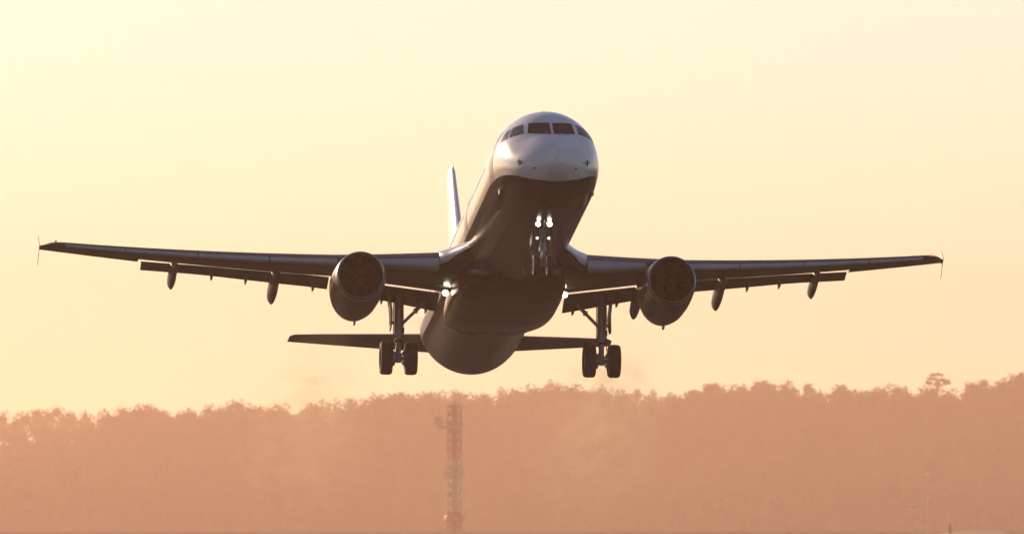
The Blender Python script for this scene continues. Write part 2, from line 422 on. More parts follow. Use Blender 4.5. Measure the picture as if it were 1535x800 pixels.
def bank():
    rings = []
    d = 4700.0
    us = np.linspace(1385, 1530, 26)
    for k, (dy, f) in enumerate(((-40, 0), (-15, .75), (0, 1), (15, .8), (40, 0))):
        rr = []
        for u in us:
            x = (u - 767.5) / F_PX * d
            e = math.sin(math.pi * (u - 1385) / 145) ** .6 if 1385 < u < 1530 else 0
            v = np.interp(u, [1385, 1440, 1500, 1530], [797, 795, 792, 798])
            g = float(ground_z(x, d + dy)); top = CAM_H + (800 - v) / F_PX * d
            rr.append((x, d + dy, g - .1 + max(0, top - g) * f * e))
        rings.append(rr)
    bm = bmesh.new(); loft(bm, rings, False, False, closed=False)
    tag(finish(bm, 'bank', mat('dry_grass', (.30, .25, .14), .9, noise=.2, nscale=.4)), kind='structure')
bank()

# ------------------------------------------------------------------ the airliner (local axes: x aft from the nose, y to its right side, z up from the body axis)
plane = empty('airliner')
tag(plane, 'twin-engine passenger jet just taken off, nose high, wheels down and lamps lit', 'airliner')

FX  = [0, .03, .1, .25, .5, .8, 1.2, 1.6, 2.0, 2.5, 3.0, 3.6, 4.4, 5.4, 6.5, 32.4, 33.7, 35.0, 36.3, 37.6, 38.9, 40.0, 41.5, 43.0, 44.0, 44.45]
TOP = [-.58, -.44, -.31, -.13, .09, .29, .53, .76, 1.07, 1.43, 1.69, 1.89, 2.03, 2.07, 2.07, 2.07, 2.07, 2.07, 2.07, 2.06, 2.02, 1.93, 1.80, 1.62, 1.48, 1.36]
BOT = [-.58, -.72, -.83, -.99, -1.17, -1.32, -1.48, -1.60, -1.70, -1.80, -1.88, -1.95, -2.02, -2.06, -2.07, -2.07, -1.98, -1.72, -1.34, -.92, -.48, -.04, .40, .80, 1.02, 1.12]
HW  = [.0, .15, .28, .47, .70, .94, 1.19, 1.38, 1.53, 1.67, 1.78, 1.86, 1.93, 1.97, 1.975, 1.975, 1.95, 1.87, 1.74, 1.56, 1.34, 1.09, .82, .53, .33, .12]
def smin(x, Y):
    """monotone-ish cubic through the profile stations"""
    i = max(0, min(len(FX) - 2, int(np.searchsorted(FX, x)) - 1))
    x0, x1 = FX[i], FX[i + 1]; h = x1 - x0; t = (x - x0) / h
    def sl(k):
        if k == 0: return (Y[1] - Y[0]) / (FX[1] - FX[0])
        if k == len(FX) - 1: return (Y[-1] - Y[-2]) / (FX[-1] - FX[-2])
        a = (Y[k] - Y[k - 1]) / (FX[k] - FX[k - 1]); b = (Y[k + 1] - Y[k]) / (FX[k + 1] - FX[k])
        return 0 if a * b <= 0 else 2 * a * b / (a + b)
    m0, m1 = sl(i), sl(i + 1)
    return (2*t**3-3*t**2+1)*Y[i] + (t**3-2*t**2+t)*h*m0 + (-2*t**3+3*t**2)*Y[i+1] + (t**3-t**2)*h*m1
def section(x): 
    t, b, w = smin(x, TOP), smin(x, BOT), max(smin(x, HW), .004)
    f = smooth(min(x / 4.0, 1.0)); zw = (1 - f) * (.45 * t + .55 * b) + f * (t + b) / 2 
    return t, b, w, zw
def fus_pt(x, a, off=0.0):
    t, b, w, zw = section(x); s, c = math.sin(a), math.cos(a)
    return Vector((x, (w + off) * s, zw + ((t - zw) + off) * c if c >= 0 else zw + ((zw - b) + off) * c))
def side_y(x, z):
    t, b, w, zw = section(x); q = (z - zw) / ((t - zw) if z > zw else (zw - b))
    return None if abs(q) >= 1 else w * math.sqrt(1 - q * q)
def front_x(y, z):
    lo, hi = 0.0, 8.0
    for _ in range(40):
        mid = (lo + hi) / 2; s = side_y(mid, z)
        if s is not None and s >= abs(y): hi = mid
        else: lo = mid
    return hi
def normal_at(P):
    e = .02
    x, y, z = P
    def f(x, y, z):
        t, b, w, zw = section(max(x, .001)); q = (z - zw) / ((t - zw) if z > zw else (zw - b)); return (y / w) ** 2 + q * q - 1
    n = Vector(((f(x+e,y,z)-f(x-e,y,z)), (f(x,y+e,z)-f(x,y-e,z)), (f(x,y,z+e)-f(x,y,z-e)))); n.normalize(); return n

def fuselage():
    bm = bmesh.new()
    xs = np.unique(np.concatenate([[.004, .012], np.linspace(.03, .5, 10), np.linspace(.5, 7, 40), np.linspace(7, 31, 34), np.linspace(31, 44.45, 40)]))
    n = 72
    loft(bm, [[fus_pt(x, 2 * math.pi * k / n) for k in range(n)] for x in xs])
    f = finish(bm, 'fuselage', M['fus'], plane, 60)
    # cockpit panes: laid on the surface, each set 8 mm proud with its own edge
    def patch(name, corners, how, material, s=1, nu=8, nv=5, off=.008):
        b2 = bmesh.new(); grid = []
        for j in range(nv + 1):
            row = []
            for i in range(nu + 1):
                u, v = i / nu, j / nv
                a = [(1-u)*(1-v)*corners[0][k] + u*(1-v)*corners[1][k] + u*v*corners[2][k] + (1-u)*v*corners[3][k] for k in (0, 1)]
                if how == 'front': P = Vector((front_x(a[0], a[1]), a[0], a[1]))
                else: P = Vector((a[0], side_y(a[0], a[1]), a[1]))
                P = P + normal_at(P) * off
                row.append(b2.verts.new((P.x, P.y * s, P.z)))
            grid.append(row)
        for j in range(nv):
            for i in range(nu): b2.faces.new((grid[j][i], grid[j][i+1], grid[j+1][i+1], grid[j+1][i]))
        ex = bmesh.ops.solidify(b2, geom=b2.faces[:], thickness=.02)
        return finish(b2, name, material, f, 40)
    for s in (1, -1):
        patch('windscreen_pane', [(.045, .59), (.85, .71), (.77, 1.20), (.045, 1.16)], 'front', M['glass'], s)
        patch('side_window', [(2.0, .73), (2.62, .69), (2.98, 1.13), (2.56, 1.19)], 'side', M['side_glass'], s)
        patch('side_window', [(2.72, .69), (3.35, .66), (3.36, 1.05), (3.07, 1.12)], 'side', M['side_glass'], s)
        b5 = bmesh.new(); wp = []
        for (yy, zz) in ((.10, .575), (.30, .61), (.62, .645)):
            P = Vector((front_x(yy, zz), yy, zz)); P = P + normal_at(P) * .03; wp.append(Vector((P.x, P.y * s, P.z)))
        tube(b5, wp[0], wp[1], .014, .012, 6); tube(b5, wp[1], wp[2], .012, .009, 6); finish(b5, 'wiper', M['dark'], f)
        # cabin windows
        wb = bmesh.new(); ring = [(.115 * math.cos(t), .165 * math.sin(t)) for t in np.linspace(0, 2 * math.pi, 13)[:-1]]
        proto = None
        for k in range(48):
            x = 6.9 + k * .533
            if 13.6 < x < 14.9 or 26.2 < x < 27.2: continue
            if proto is None:
                b3 = bmesh.new(); y0 = side_y(x, .45)
                vs = []
                for (px, pz) in ring:
                    P = Vector((px, side_y(x + px, .45 + pz) - y0 + .006, pz)); vs.append(b3.verts.new((P.x, P.y * s, P.z)))
                b3.faces.new(vs); bmesh.ops.solidify(b3, geom=b3.faces[:], thickness=.012)
                o = finish(b3, 'cabin_window', M['glass'], f, 40); proto = o
            else:
                o = proto.copy(); col.objects.link(o); o.parent = f
            o.location = (x, s * side_y(x, .45), .45)
        wb.free()
        # doors: thin outlines proud of the skin
        for x0, nm in ((4.55, 'cabin_door'), (14.2, 'emergency_door'), (26.7, 'emergency_door'), (36.0, 'cabin_door')):
            patch(nm, [(x0 - .42, -.48), (x0 + .42, -.48), (x0 + .42, 1.25), (x0 - .42, 1.25)], 'side', M['white'], s, 6, 40, .012)
        # probes below the windscreen and small aerials
        b4 = bmesh.new(); P = Vector((front_x(1.2, -.47), 1.2, -.47)); nn = normal_at(P); P.y *= s; nn.y *= s
        tube(b4, P + nn * .1 + Vector((.04, 0, 0)), P + nn * .1 + Vector((-.2, 0, -.02)), .028, .015, 8); box(b4, P + nn * .04, (.10, .035, .2))
        finish(b4, 'pitot_probe', M['dark'], f)
        b4 = bmesh.new(); P = Vector((front_x(.72, -.81), .72, -.81)); nn = normal_at(P); P.y *= s; nn.y *= s
        tube(b4, P - nn * .02, P + nn * .09, .03, .02, 8); finish(b4, 'air_data_vane', M['dark'], f)
        b4 = bmesh.new(); P = Vector((3.9, side_y(3.9, -1.0), -1.0)); nn = normal_at(P); P.y *= s; nn.y *= s
        box(b4, P + nn * .04, (.34, .07, .15)); finish(b4, 'intake_scoop', M['rim'], f)
    bm = bmesh.new(); loft(bm, [[(4.6, .012, 1.85), (4.95, .012, 1.85), (4.95, -.012, 1.85), (4.6, -.012, 1.85)], [(4.85, .006, 2.28), (4.95, .006, 2.28), (4.95, -.006, 2.28), (4.85, -.006, 2.28)]])
    finish(bm, 'blade_aerial', M['white'], f, smooth=False)
    bm = bmesh.new(); tube(bm, (7.2, 0, 2.0), (7.3, 0, 2.5), .02, .012, 8); finish(bm, 'whip_aerial', M['white'], f)
    for x in (9.0, 12.3):
        bm = bmesh.new(); loft(bm, [[(x, .015, -2.05), (x + .35, .015, -2.05), (x + .35, -.015, -2.05), (x, -.015, -2.05)], [(x + .22, .008, -2.40), (x + .34, .008, -2.40), (x + .34, -.008, -2.40), (x + .22, -.008, -2.40)]])
        finish(bm, 'blade_aerial', M['grey'], f, smooth=False)
    bm = bmesh.new(); lathe(bm, [(0, .16), (.3, .13), (.32, .10), (.1, .09)], (44.3, 0, 1.24), 'X', 18); finish(bm, 'tailpipe', M['hot'], f)
    return f
FUS = fuselage()

def belly_fairing():
    st = [(14.4, .9, -1.75, -2.03), (15.0, 1.5, -1.4, -2.16), (16.0, 1.86, -1.0, -2.36), (17.2, 1.99, -.8, -2.48), (19, 2.04, -.7, -2.54), (21.4, 2.04, -.7, -2.52), (22.4, 2.02, -.8, -2.43), (23.4, 1.97, -1.0, -2.29), (24.6, 1.85, -1.3, -2.10), (26.0, 1.2, -1.6, -2.0)]
    sx = [a[0] for a in st]; xs = np.linspace(14.4, 26.0, 46); n = 56
    rings = []
    for x in xs:
        w, t, b = (np.interp(x, sx, [a[k] for a in st]) for k in (1, 2, 3))
        zc = (t + b) / 2; h = (t - b) / 2; ring = []
        for k in range(n):
            a = 2 * math.pi * k / n; c, s = math.cos(a), math.sin(a); e = 2 / 3.0
            ring.append((x, w * math.copysign(abs(s) ** e, s), zc + h * math.copysign(abs(c) ** e, c)))
        rings.append(ring)
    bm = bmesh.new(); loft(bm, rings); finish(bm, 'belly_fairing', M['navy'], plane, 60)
belly_fairing()

# wing geometry ---------------------------------------------------------------
DX = 4.27
def wing_le(y): return 12.0 + .52 * (y - 1.98) + DX
def wing_te(y): return (18.05 if y < 6.4 else 18.05 + .31 * (y - 6.4)) + DX
def wing_z(y): return -1.05 + (y - 1.98) * .0892 + .69 * max(0, (y - 2) / 15) ** 2
def wing_inc(y): return R(np.interp(y, [2, 6.4, 17], [4.0, 2.2, 0.0]))
def wing_tk(y): return np.interp(y, [2, 6.4, 17], [.150, .118, .105])
def thick(x): return 5 * (.2969 * math.sqrt(max(x, 0)) - .126 * x - .3516 * x**2 + .2843 * x**3 - .1015 * x**4)
def camber(x): return .015 * (1 - (2 * x - 1) ** 2) + .012 * x ** 3 * (1 - x) * 8
def wing_frame(y):
    le, te = wing_le(y), wing_te(y); a = wing_inc(y)
    def P(xc, zc, s):   # xc, zc in chord fractions -> airframe point
        c = te - le; X, Z = (xc - .25) * c, zc * c
        return (le + .25 * c + X * math.cos(a) + Z * math.sin(a), s * y, wing_z(y) - X * math.sin(a) + Z * math.cos(a))
    return P, te - le
def foil(x0, x1, n=14):
    up = [x1 + (x0 - x1) * (.5 - .5 * math.cos(math.pi * k / n)) for k in range(n + 1)]
    return up
def wing_ring(y, s, xte, t_scale=1.0, le_ext=0.0):
    P, c = wing_frame(y); tk = wing_tk(y) * t_scale; pts = []
    for x in foil(0, xte): pts.append(P(x - le_ext * (1 - x) ** 4, camber(x) + tk * thick(x), s))
    for x in foil(0, xte)[::-1][1:]: pts.append(P(x - le_ext * (1 - x) ** 4, camber(x) - tk * thick(x), s))
    return pts

def flap_ring(y, s, ch, defl, gap, lap, tkk=.15):
    """a flap section of chord ch (metres) hung behind the cut wing edge at .76 chord"""
    P, c = wing_frame(y); a = wing_inc(y) + defl
    zlow = camber(.76) - wing_tk(y) * thick(.76)
    h = Vector(P(.76, zlow, s)); x0, z0 = h.x + lap, h.z - gap
    pts = []
    f = foil(0, 1, 10)
    for sg, seq in ((1, f), (-1, f[::-1][1:-1])):
        for x in seq:
            X, Z = x * ch, (sg * tkk * thick(x) * (1 if sg > 0 else .55) + .03 * math.sin(math.pi * x)) * ch
            pts.append((x0 + X * math.cos(a) + Z * math.sin(a), s * y, z0 - X * math.sin(a) + Z * math.cos(a)))
    return pts

def canoe(s, y, x0, x1, w, h, bend=.4):
    """flap track fairing: slender pod under the wing, drooping behind the wing box"""
    P, c = wing_frame(y); rings = []
    for k in range(15):
        t = k / 14; x = x0 + (x1 - x0) * t
        r = max(.04, min(1.0, (t / .3) ** .6) * (1.0 if t < .74 else 1 - .2 * ((t - .74) / .14) if t < .88 else .8 * (1 - (t - .88) / .12)))
        xc = .25 + (x - (wing_le(y) + .25 * c)) / c
        zl = P(min(xc, .76), camber(min(xc, .76)) - wing_tk(y) * thick(max(0, min(xc, .76))), s)[2]
        droop = max(0, x - (x0 + (x1 - x0) * .45)) * bend
        ring = []
        for q in range(20):
            a = 2 * math.pi * q / 20
            sn, cs = math.sin(a), math.cos(a)
            e = 1.0 if sn > 0 else 1.55                       # keel: the lower half runs to a blunt vee
            ring.append((x, s * y + w * r * math.copysign(abs(cs) ** e, cs), zl - h * .35 - droop * .55 + h * r * sn * (.75 if sn > 0 else 1.15)))
        rings.append(ring)
    return rings

def build_wing(s):
    # main panel: full chord outboard (aileron), cut at .76 where the flaps hang
    bm = bmesh.new()
    ys_in = [1.2, 1.98, 3, 4.2, 5.3, 6.4, 7.5, 9, 10.5, 12, 13.35]
    ys_out = [13.36, 14.2, 15.2, 16.15]
    rings = [wing_ring(y, s, .76) for y in ys_in] + [wing_ring(y, s, .985) for y in ys_out]
    loft(bm, rings)
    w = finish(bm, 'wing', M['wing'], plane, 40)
    # rounded tip cap that sweeps back
    bm = bmesh.new(); rr = []
    for k, y in enumerate(np.linspace(16.15, 17.02, 9)):
        t = k / 8; P, c = wing_frame(y); ring = []
        f = foil(0, 1, 12); tk = wing_tk(y) * (1 - t ** 3 * .75); sh = .62 * t ** 2.6
        for sg, seq in ((1, f), (-1, f[::-1][1:-1])):
            for x in seq: ring.append(P(sh + x * (1 - sh), camber(x) * (1 - t ** 3) + sg * tk * thick(x), s))
        rr.append(ring)
    loft(bm, rr); finish(bm, 'wing_tip', M['wing'], w, 50)
    # wing tip fence: thin swept plate above and below the tip
    P, c = wing_frame(17.0); q = Vector(P(.5, 0, s)); bm = bmesh.new()
    prof = [(-.1, 0), (.35, .3), (.7, .5), (.95, .5), (.92, .2), (.88, 0), (.95, -.25), (1.05, -.55), (.9, -.55), (.3, -.2)]
    A = [bm.verts.new((q.x + a, q.y + .012 + .03 * s * abs(b), q.z + b)) for a, b in prof]; B = [bm.verts.new((q.x + a, q.y - .012 + .03 * s * abs(b), q.z + b)) for a, b in prof]
    bm.faces.new(A); bm.faces.new(B[::-1]); n = len(A)
    for i in range(n): bm.faces.new((A[i], A[(i+1) % n], B[(i+1) % n], B[i]))
    finish(bm, 'wingtip_fence', M['white'], w, smooth=False)
    # navigation lamp under clear cover on the tip leading edge
    P, c = wing_frame(16.45); bm = bmesh.new(); q = Vector(P(.07, .05, s)); bmesh.ops.create_uvsphere(bm, u_segments=10, v_segments=6, radius=.05, matrix=Matrix.Translation(q))
    finish(bm, 'navigation_lamp', M['red'] if s < 0 else M['green'], w)
    # slats: five on each wing, drooped and run forward
    for (a, b) in ((2.75, 5.05), (6.35, 8.75), (8.79, 11.3), (11.34, 13.9), (13.94, 16.1)):
        bm = bmesh.new(); rings = []
        for y in np.linspace(a, b, 5):
            P, c = wing_frame(y); tk = wing_tk(y) * 1.02; outer, inner = [], []
            for k in range(9):
                x = .15 * (1 - math.cos(math.pi / 2 * k / 8)); outer.insert(0, (x, camber(x) + tk * thick(x)))
            for k in range(1, 6):
                x = .055 * (k / 5) ** 2; outer.append((x, camber(x) - tk * thick(x)))
            inner = [(.075, camber(.07) + .2 * tk * thick(.07)), (.11, camber(.11) + .75 * tk * thick(.11))]
            de = R(17); ring = []
            for (X, Z) in outer + inner:
                X2, Z2 = X - .15, Z - .03
                ring.append(P(.15 + X2 * math.cos(de) - Z2 * -math.sin(de) * -1 - .045, .03 + Z2 * math.cos(de) + X2 * math.sin(de) - .016, s))
            rings.append(ring)
        loft(bm, rings); finish(bm, 'slat', M['grey'], w, 50)
    # flaps
    D = R(14)
    for (a, b, n) in ((2.35, 6.25, 6), (6.42, 13.25, 9)):
        bm = bmesh.new(); rings = []
        for y in np.linspace(a, b, n):
            ch = (wing_te(y) - wing_le(y)) * (.26 if y > 6.3 else .24 + .0 * y); ch = max(ch, .72)
            rings.append(flap_ring(y, s, ch, D, (.062 if y < 6.3 else float(np.interp(y, [6.4, 7, 11.2, 12.2, 13.3], [.03, .0, .0, .03, .06]))), .10))
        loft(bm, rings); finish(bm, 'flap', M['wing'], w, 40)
    for y in (5.2, 8.35, 12.05):
        bm = bmesh.new(); te = wing_te(y); c = te - wing_le(y)
        loft(bm, canoe(s, y, te - .52 * c, te + (2.15 if y < 11 else 1.75), (.20 if y < 11 else .17), .32 if y < 11 else .28)); finish(bm, 'flap_track_fairing', M['wing'], w, 60)
    for y in (2.75, 4.4, 6.95, 9.4, 10.65):
        bm = bmesh.new(); te = wing_te(y)
        P, c = wing_frame(y); q = flap_ring(y, s, max((wing_te(y) - wing_le(y)) * .25, .72), D, .06, .1)
        tail = max(q, key=lambda p: p[0]); rings = []
        for k in range(9):
            t = k / 8; x = tail[0] - .75 + .98 * t; r = math.sin(math.pi * (.12 + .85 * t)) ** .7
            rings.append([(x, s * y + .06 * r * math.cos(2*math.pi*j/8), tail[2] + .13 - .2 * t + .13 * r * math.sin(2*math.pi*j/8)) for j in range(8)])
        loft(bm, rings); finish(bm, 'flap_bracket', M['wing'], w, 60)
    # root glove, white
    bm = bmesh.new(); rings = []
    for y, ext in ((1.55, 2.0), (1.95, 1.35), (2.15, .95), (2.35, .6), (2.55, .32), (2.72, .14)):
        P, c = wing_frame(y); e = ext / c; ring = []
        f = foil(0, .5, 12); tk = wing_tk(y) * (1.03 + .25 * e)
        for sg, seq in ((1, f), (-1, f[::-1][1:-1])):
            for x in seq: ring.append(P(x - e * (1 - x * 2) ** 2 * (1 if x < .5 else 0), camber(x) + .01 * e + sg * tk * thick(x + .0) * (1.0 + .004 / tk), s))
        rings.append(ring)
    loft(bm, rings); finish(bm, 'wing_root_glove', M['glove'], w, 60)
    # retractable landing lamp under the wing root
    return w

def lamp(parent, p, r, material, name='landing_lamp', aim=(-1, 0, 0)):
    bm = bmesh.new(); p = Vector(p); a = Vector(aim).normalized()
    tube(bm, p - a * .14, p - a * .012, r * .75, r * 1.08, 18)
    h = finish(bm, name, M['steel'], parent)
    bm = bmesh.new(); q = a.to_track_quat('Z', 'Y'); rings = []
    for k in range(5):
        t = k / 4 * math.pi / 2; rings.append([p + a * (.05 * math.sin(t) - .010) + q @ Vector((r * max(math.cos(t), .02) * math.cos(2*math.pi*j/18), r * max(math.cos(t), .02) * math.sin(2*math.pi*j/18), 0)) for j in range(18)])
    loft(bm, rings); finish(bm, 'lens', material, h)
    return h

def build_engine(s):
    yc, zc, x0 = s * 5.735, -1.86, 11.06 + DX
    # nacelle: stations of (aft, half width, up, down)
    st = [(.0, .85, .85, .85), (.03, .885, .885, .885), (.12, .91, .91, .91), (.35, .935, .93, .945), (.8, .965, .95, 1.0), (1.5, .985, .95, 1.07), (2.2, .985, .93, 1.13), (3.0, .94, .9, 1.16), (3.7, .86, .86, 1.08), (4.5, .72, .78, .88), (5.3, .58, .62, .64)]
    sx = [a[0] for a in st]; n = 56
    def ring(d, q, shrink=0):
        hw, up, dn = (np.interp(d, sx, [a[k] for a in st]) - shrink for k in (1, 2, 3)); r = []
        for k in range(n):
            a = 2 * math.pi * k / n; sn, c = math.sin(a), math.cos(a)
            r.append((x0 + d, yc + hw * sn, zc + .018 * d + (up * c if c > 0 else dn * c)))
        return r
    bm = bmesh.new(); loft(bm, [ring(d, 0) for d in (.34, .5, .65, .8, 1.1, 1.5, 1.85, 2.2, 2.6, 3.0, 3.35, 3.7, 4.1, 4.5, 4.9, 5.3)] + [ring(5.3, 0, .03), ring(4.6, 0, .12)], False, False)
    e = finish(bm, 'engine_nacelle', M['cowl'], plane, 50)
    # bare metal intake lip, its inside running into the duct
    bm = bmesh.new(); rr = []
    for d, r in ((.335, None), (.2, None), (.12, None), (.05, .895), (.015, .872), (.0, .85), (.012, .828), (.05, .803), (.13, .785), (.24, .78)):
        rr.append(ring(d, 0) if r is None else [(x0 + d, yc + r * math.sin(2*math.pi*k/n), zc + .018 * d + r * math.cos(2*math.pi*k/n)) for k in range(n)])
    loft(bm, rr, False, False); finish(bm, 'intake_lip', M['lip'], e, 60)
    bm = bmesh.new(); lathe(bm, [(.241, .78), (.5, .785), (.9, .80), (1.25, .81), (1.26, .2)], (x0, yc, zc), 'X', n); finish(bm, 'intake_duct', M['dark'], e, 40)
    # fan: 24 twisted blades, spinner
    bm = bmesh.new()
    for k in range(24):
        a = 2 * math.pi * k / 24; q = Matrix.Rotation(a, 3, 'X'); g = []
        for r, tw, ch in ((.24, .35, .16), (.5, .75, .2), (.79, 1.05, .22)):
            row = []
            for u in (-.5, .5):
                row.append(Vector((x0 + 1.08 + u * ch * math.cos(tw), 0, 0)) + q @ Vector((0, u * ch * math.sin(tw), r)) + Vector((0, yc, zc)))
            g.append([bm.verts.new(p) for p in row])
        for i in (0, 1): bm.faces.new((g[i][0], g[i][1], g[i+1][1], g[i+1][0]))
    finish(bm, 'fan', M['blade'], e, smooth=False)
    bm = bmesh.new(); lathe(bm, [(.62, .01), (.68, .08), (.8, .16), (.95, .22), (1.1, .25)], (x0, yc, zc), 'X', 24, (True, False)); finish(bm, 'spinner', M['dark'], e, 60)
    bm = bmesh.new(); lathe(bm, [(4.3, .36), (5.2, .2), (5.6, .03)], (x0, yc, zc + .08), 'X', 24, (True, True)); finish(bm, 'exhaust_cone', M['hot'], e, 60)
    # strake inboard, drain mast, top lug
    bm = bmesh.new(); i = -1 * s
    a0 = .75; base = Vector((x0 + .95, yc + i * .94 * math.cos(a0), zc + .93 * math.sin(a0))); out = Vector((0, i * math.cos(a0), math.sin(a0)))
    loft(bm, [[base + Vector((0, 0, .012)), base + Vector((.8, 0, .02)), base + Vector((.8, 0, -.02)), base + Vector((0, 0, -.012))], [base + out * .26 + Vector((.35, 0, .006)), base + out * .26 + Vector((.8, 0, .006)), base + out * .26 + Vector((.8, 0, -.006)), base + out * .26 + Vector((.35, 0, -.006))]])
    finish(bm, 'strake', M['grey'], e, smooth=False)
    bm = bmesh.new(); box(bm, (x0 + 3.3, yc - .02, zc - 1.12), (.4, .07, .16)); finish(bm, 'drain_mast', M['steel'], e, smooth=False)
    # pylon
    bm = bmesh.new(); rings = []
    for x, zt, zb_, w in ((x0 + .9, zc + .97, zc + .8, .04), (x0 + 1.5, zc + 1.12, zc + .75, .14), (x0 + 2.6, zc + 1.24, zc + .7, .2), (x0 + 3.6, zc + 1.16, zc + .7, .22), (x0 + 5.2, zc + 1.0, zc + .55, .2), (x0 + 6.6, zc + .95, zc + .72, .05)):
        rings.append([(x, yc - w, zb_), (x, yc + w, zb_), (x, yc + w * .9, zt - .05), (x, yc + w * .4, zt), (x, yc - w * .4, zt), (x, yc - w * .9, zt - .05)])
    loft(bm, rings); finish(bm, 'pylon', M['grey'], plane, 50)
    return e

def tyre_profile(R_, w):
    pts = []
    for k in range(17):
        a = -math.pi * .86 + 2 * math.pi * .86 * k / 16
        pts.append((w / 2 * math.copysign(abs(math.sin(a)) ** .62, math.sin(a)) if True else 0, R_ - (R_ * .40) * (.5 - .5 * math.copysign(abs(math.cos(a)) ** .55, math.cos(a)))))
    return pts
def wheel(parent, c, R_, w, s):
    bm = bmesh.new(); pr = tyre_profile(R_, w)
    for g in (-.10, .0, .10): pass
    lathe(bm, pr, c, 'Y', 40); t = finish(bm, 'tyre', M['rubber'], parent, 50)
    bm = bmesh.new(); r = R_ * .62
    lathe(bm, [(-w * .36, .02), (-w * .36, r * .45), (-w * .22, r * .6), (-w * .30, r * .92), (-w * .36, r), (w * .36, r), (w * .30, r * .92), (w * .22, r * .6), (w * .36, r * .45), (w * .36, .02)], c, 'Y', 28, (True, True))
    finish(bm, 'rim', M['rim'], t, 40)
    return t

def main_gear(s):
    x, y = 17.71 + DX, s * 3.795; za = -3.66
    bm = bmesh.new()
    tube(bm, (x - .25, y, -1.25), (x - .02, y, -2.75), .165, .155, 18); tube(bm, (x - .02, y, -2.75), (x, y, za - .02), .095, .095, 16)
    tube(bm, (x, y - .36, za), (x, y + .36, za), .085, n=14); tube(bm, (x, y, za - .15), (x, y, za + .17), .13, .12, 14)
    tube(bm, (x - .03, y, -2.70), (x - .02, y, -2.86), .19, .19, 16)
    g = finish(bm, 'main_gear_leg', M['steel'], plane, 40)
    bm = bmesh.new()
    # torque links behind the oleo
    for sg in (-1, 1):
        tube(bm, (x + .14, y + sg * .1, -2.78), (x + .42, y + sg * .03, -3.15), .035, n=8); tube(bm, (x + .42, y + sg * .03, -3.15), (x + .1, y + sg * .1, -3.55), .035, n=8)
    finish(bm, 'torque_link', M['steel'], g)
    bm = bmesh.new(); tube(bm, (x - .06, y, -2.5), (x - .2, y - s * .62, -1.9), .062, n=10); tube(bm, (x - .2, y - s * .62, -1.9), (x - .3, y - s * 1.25, -1.25), .075, n=10)
    box(bm, (x - .2, y - s * .62, -1.9), (.16, .16, .16)); finish(bm, 'side_stay', M['steel'], g)
    bm = bmesh.new()
    for (dy, dz0, dz1, r) in ((.19, -1.5, -3.0, .02), (-.17, -1.6, -3.3, .018)): tube(bm, (x - .18, y + dy, dz0), (x - .12, y + dy, dz1), r, n=6)
    tube(bm, (x - .15, y + s * .17, -2.35), (x - .15, y + s * .34, -2.35), .06, .05, 8); box(bm, (x - .1, y, -3.02), (.18, .3, .1)); box(bm, (x - .08, y - .15, -2.62), (.12, .12, .2))
    finish(bm, 'brake_hose', M['dark'], g)
    for sg in (-1, 1):
        c = (x, y + sg * .462, za); wheel(g, c, .62, .45, s)
        bm = bmesh.new(); lathe(bm, [(-.10, .10), (-.10, .27), (.0, .31), (.06, .31), (.06, .1)], (x, y + sg * .24, za), 'Y', 22, (True, True))
        for k in range(6):
            a = 2 * math.pi * k / 6; tube(bm, (x + .2 * math.cos(a), y + sg * .13, za + .2 * math.sin(a)), (x + .2 * math.cos(a), y + sg * .26, za + .2 * math.sin(a)), .05, n=8)
        finish(bm, 'brake_pack', M['steel'], g, 40)
    # leg door, edge-on, outboard of the leg
    bm = bmesh.new(); yo = y + s * .36; rings = []
    for z, x0, x1 in ((-1.35, -.55, .45), (-2.0, -.55, .45), (-2.35, -.5, .3), (-2.62, -.3, .1)):
        b = .08 * math.sin((z + 1.35) * 2)
        rings.append([(x + x0, yo - .03 + b * s, z), (x + x1, yo - .03 + b * s, z), (x + x1, yo + .03 + b * s, z), (x + x0, yo + .03 + b * s, z)])
    loft(bm, rings); finish(bm, 'gear_door', M['wing'], plane, 40)

def nose_gear():
    x = 5.25; za = -3.42
    bm = bmesh.new(); tube(bm, (x + .12, 0, -1.85), (x, 0, -2.85), .115, .11, 16); tube(bm, (x, 0, -2.85), (x - .03, 0, za), .07, .07, 14)
    tube(bm, (x - .03, -.24, za), (x - .03, .24, za), .055, n=12); tube(bm, (x, 0, -2.75), (x, 0, -2.9), .14, .14, 14)
    tube(bm, (x - .02, 0, -2.6), (x - 1.25, 0, -1.98), .05, .06, 10)           # drag strut
    tube(bm, (x - .08, -.26, -2.42), (x - .08, .26, -2.42), .035, n=8)
    g = finish(bm, 'nose_gear_leg', M['steel'], plane, 40)
    for sg in (-1, 1): wheel(g, (x - .03, sg * .25, za), .385, .22, 1)
    bm = bmesh.new()
    for sg in (-1, 1): tube(bm, (x - .1, sg * .07, -2.85), (x - .32, 0, -3.08), .025, n=8); tube(bm, (x - .32, 0, -3.08), (x - .12, sg * .07, za + .1), .025, n=8)
    finish(bm, 'torque_link', M['steel'], g)
    for sg in (-1, 1):
        bm = bmesh.new(); rings = []
        for xx, z1 in ((x + .1, -2.35), (x + .25, -2.55), (x + .9, -2.55), (x + 1.05, -2.3)):
            rings.append([(xx, sg * .33 - .012, -2.0), (xx, sg * .33 + .012, -2.0), (xx, sg * .36 + .012, z1), (xx, sg * .36 - .012, z1)])
        loft(bm, rings); finish(bm, 'nose_gear_door', M['navy'], plane, 30)
    for sg in (-1, 1):
        lamp(g, (x - 1.0, sg * .21 + .05, -2.10), .09, M['lamp'], 'take_off_lamp')
        lamp(g, (x - 1.18, sg * .20 + .05, -1.99), .05, M['lampS'], 'taxi_lamp')
        lamp(g, (x - .14, sg * .21, -2.44), .045, M['lampS'], 'turn_off_lamp')

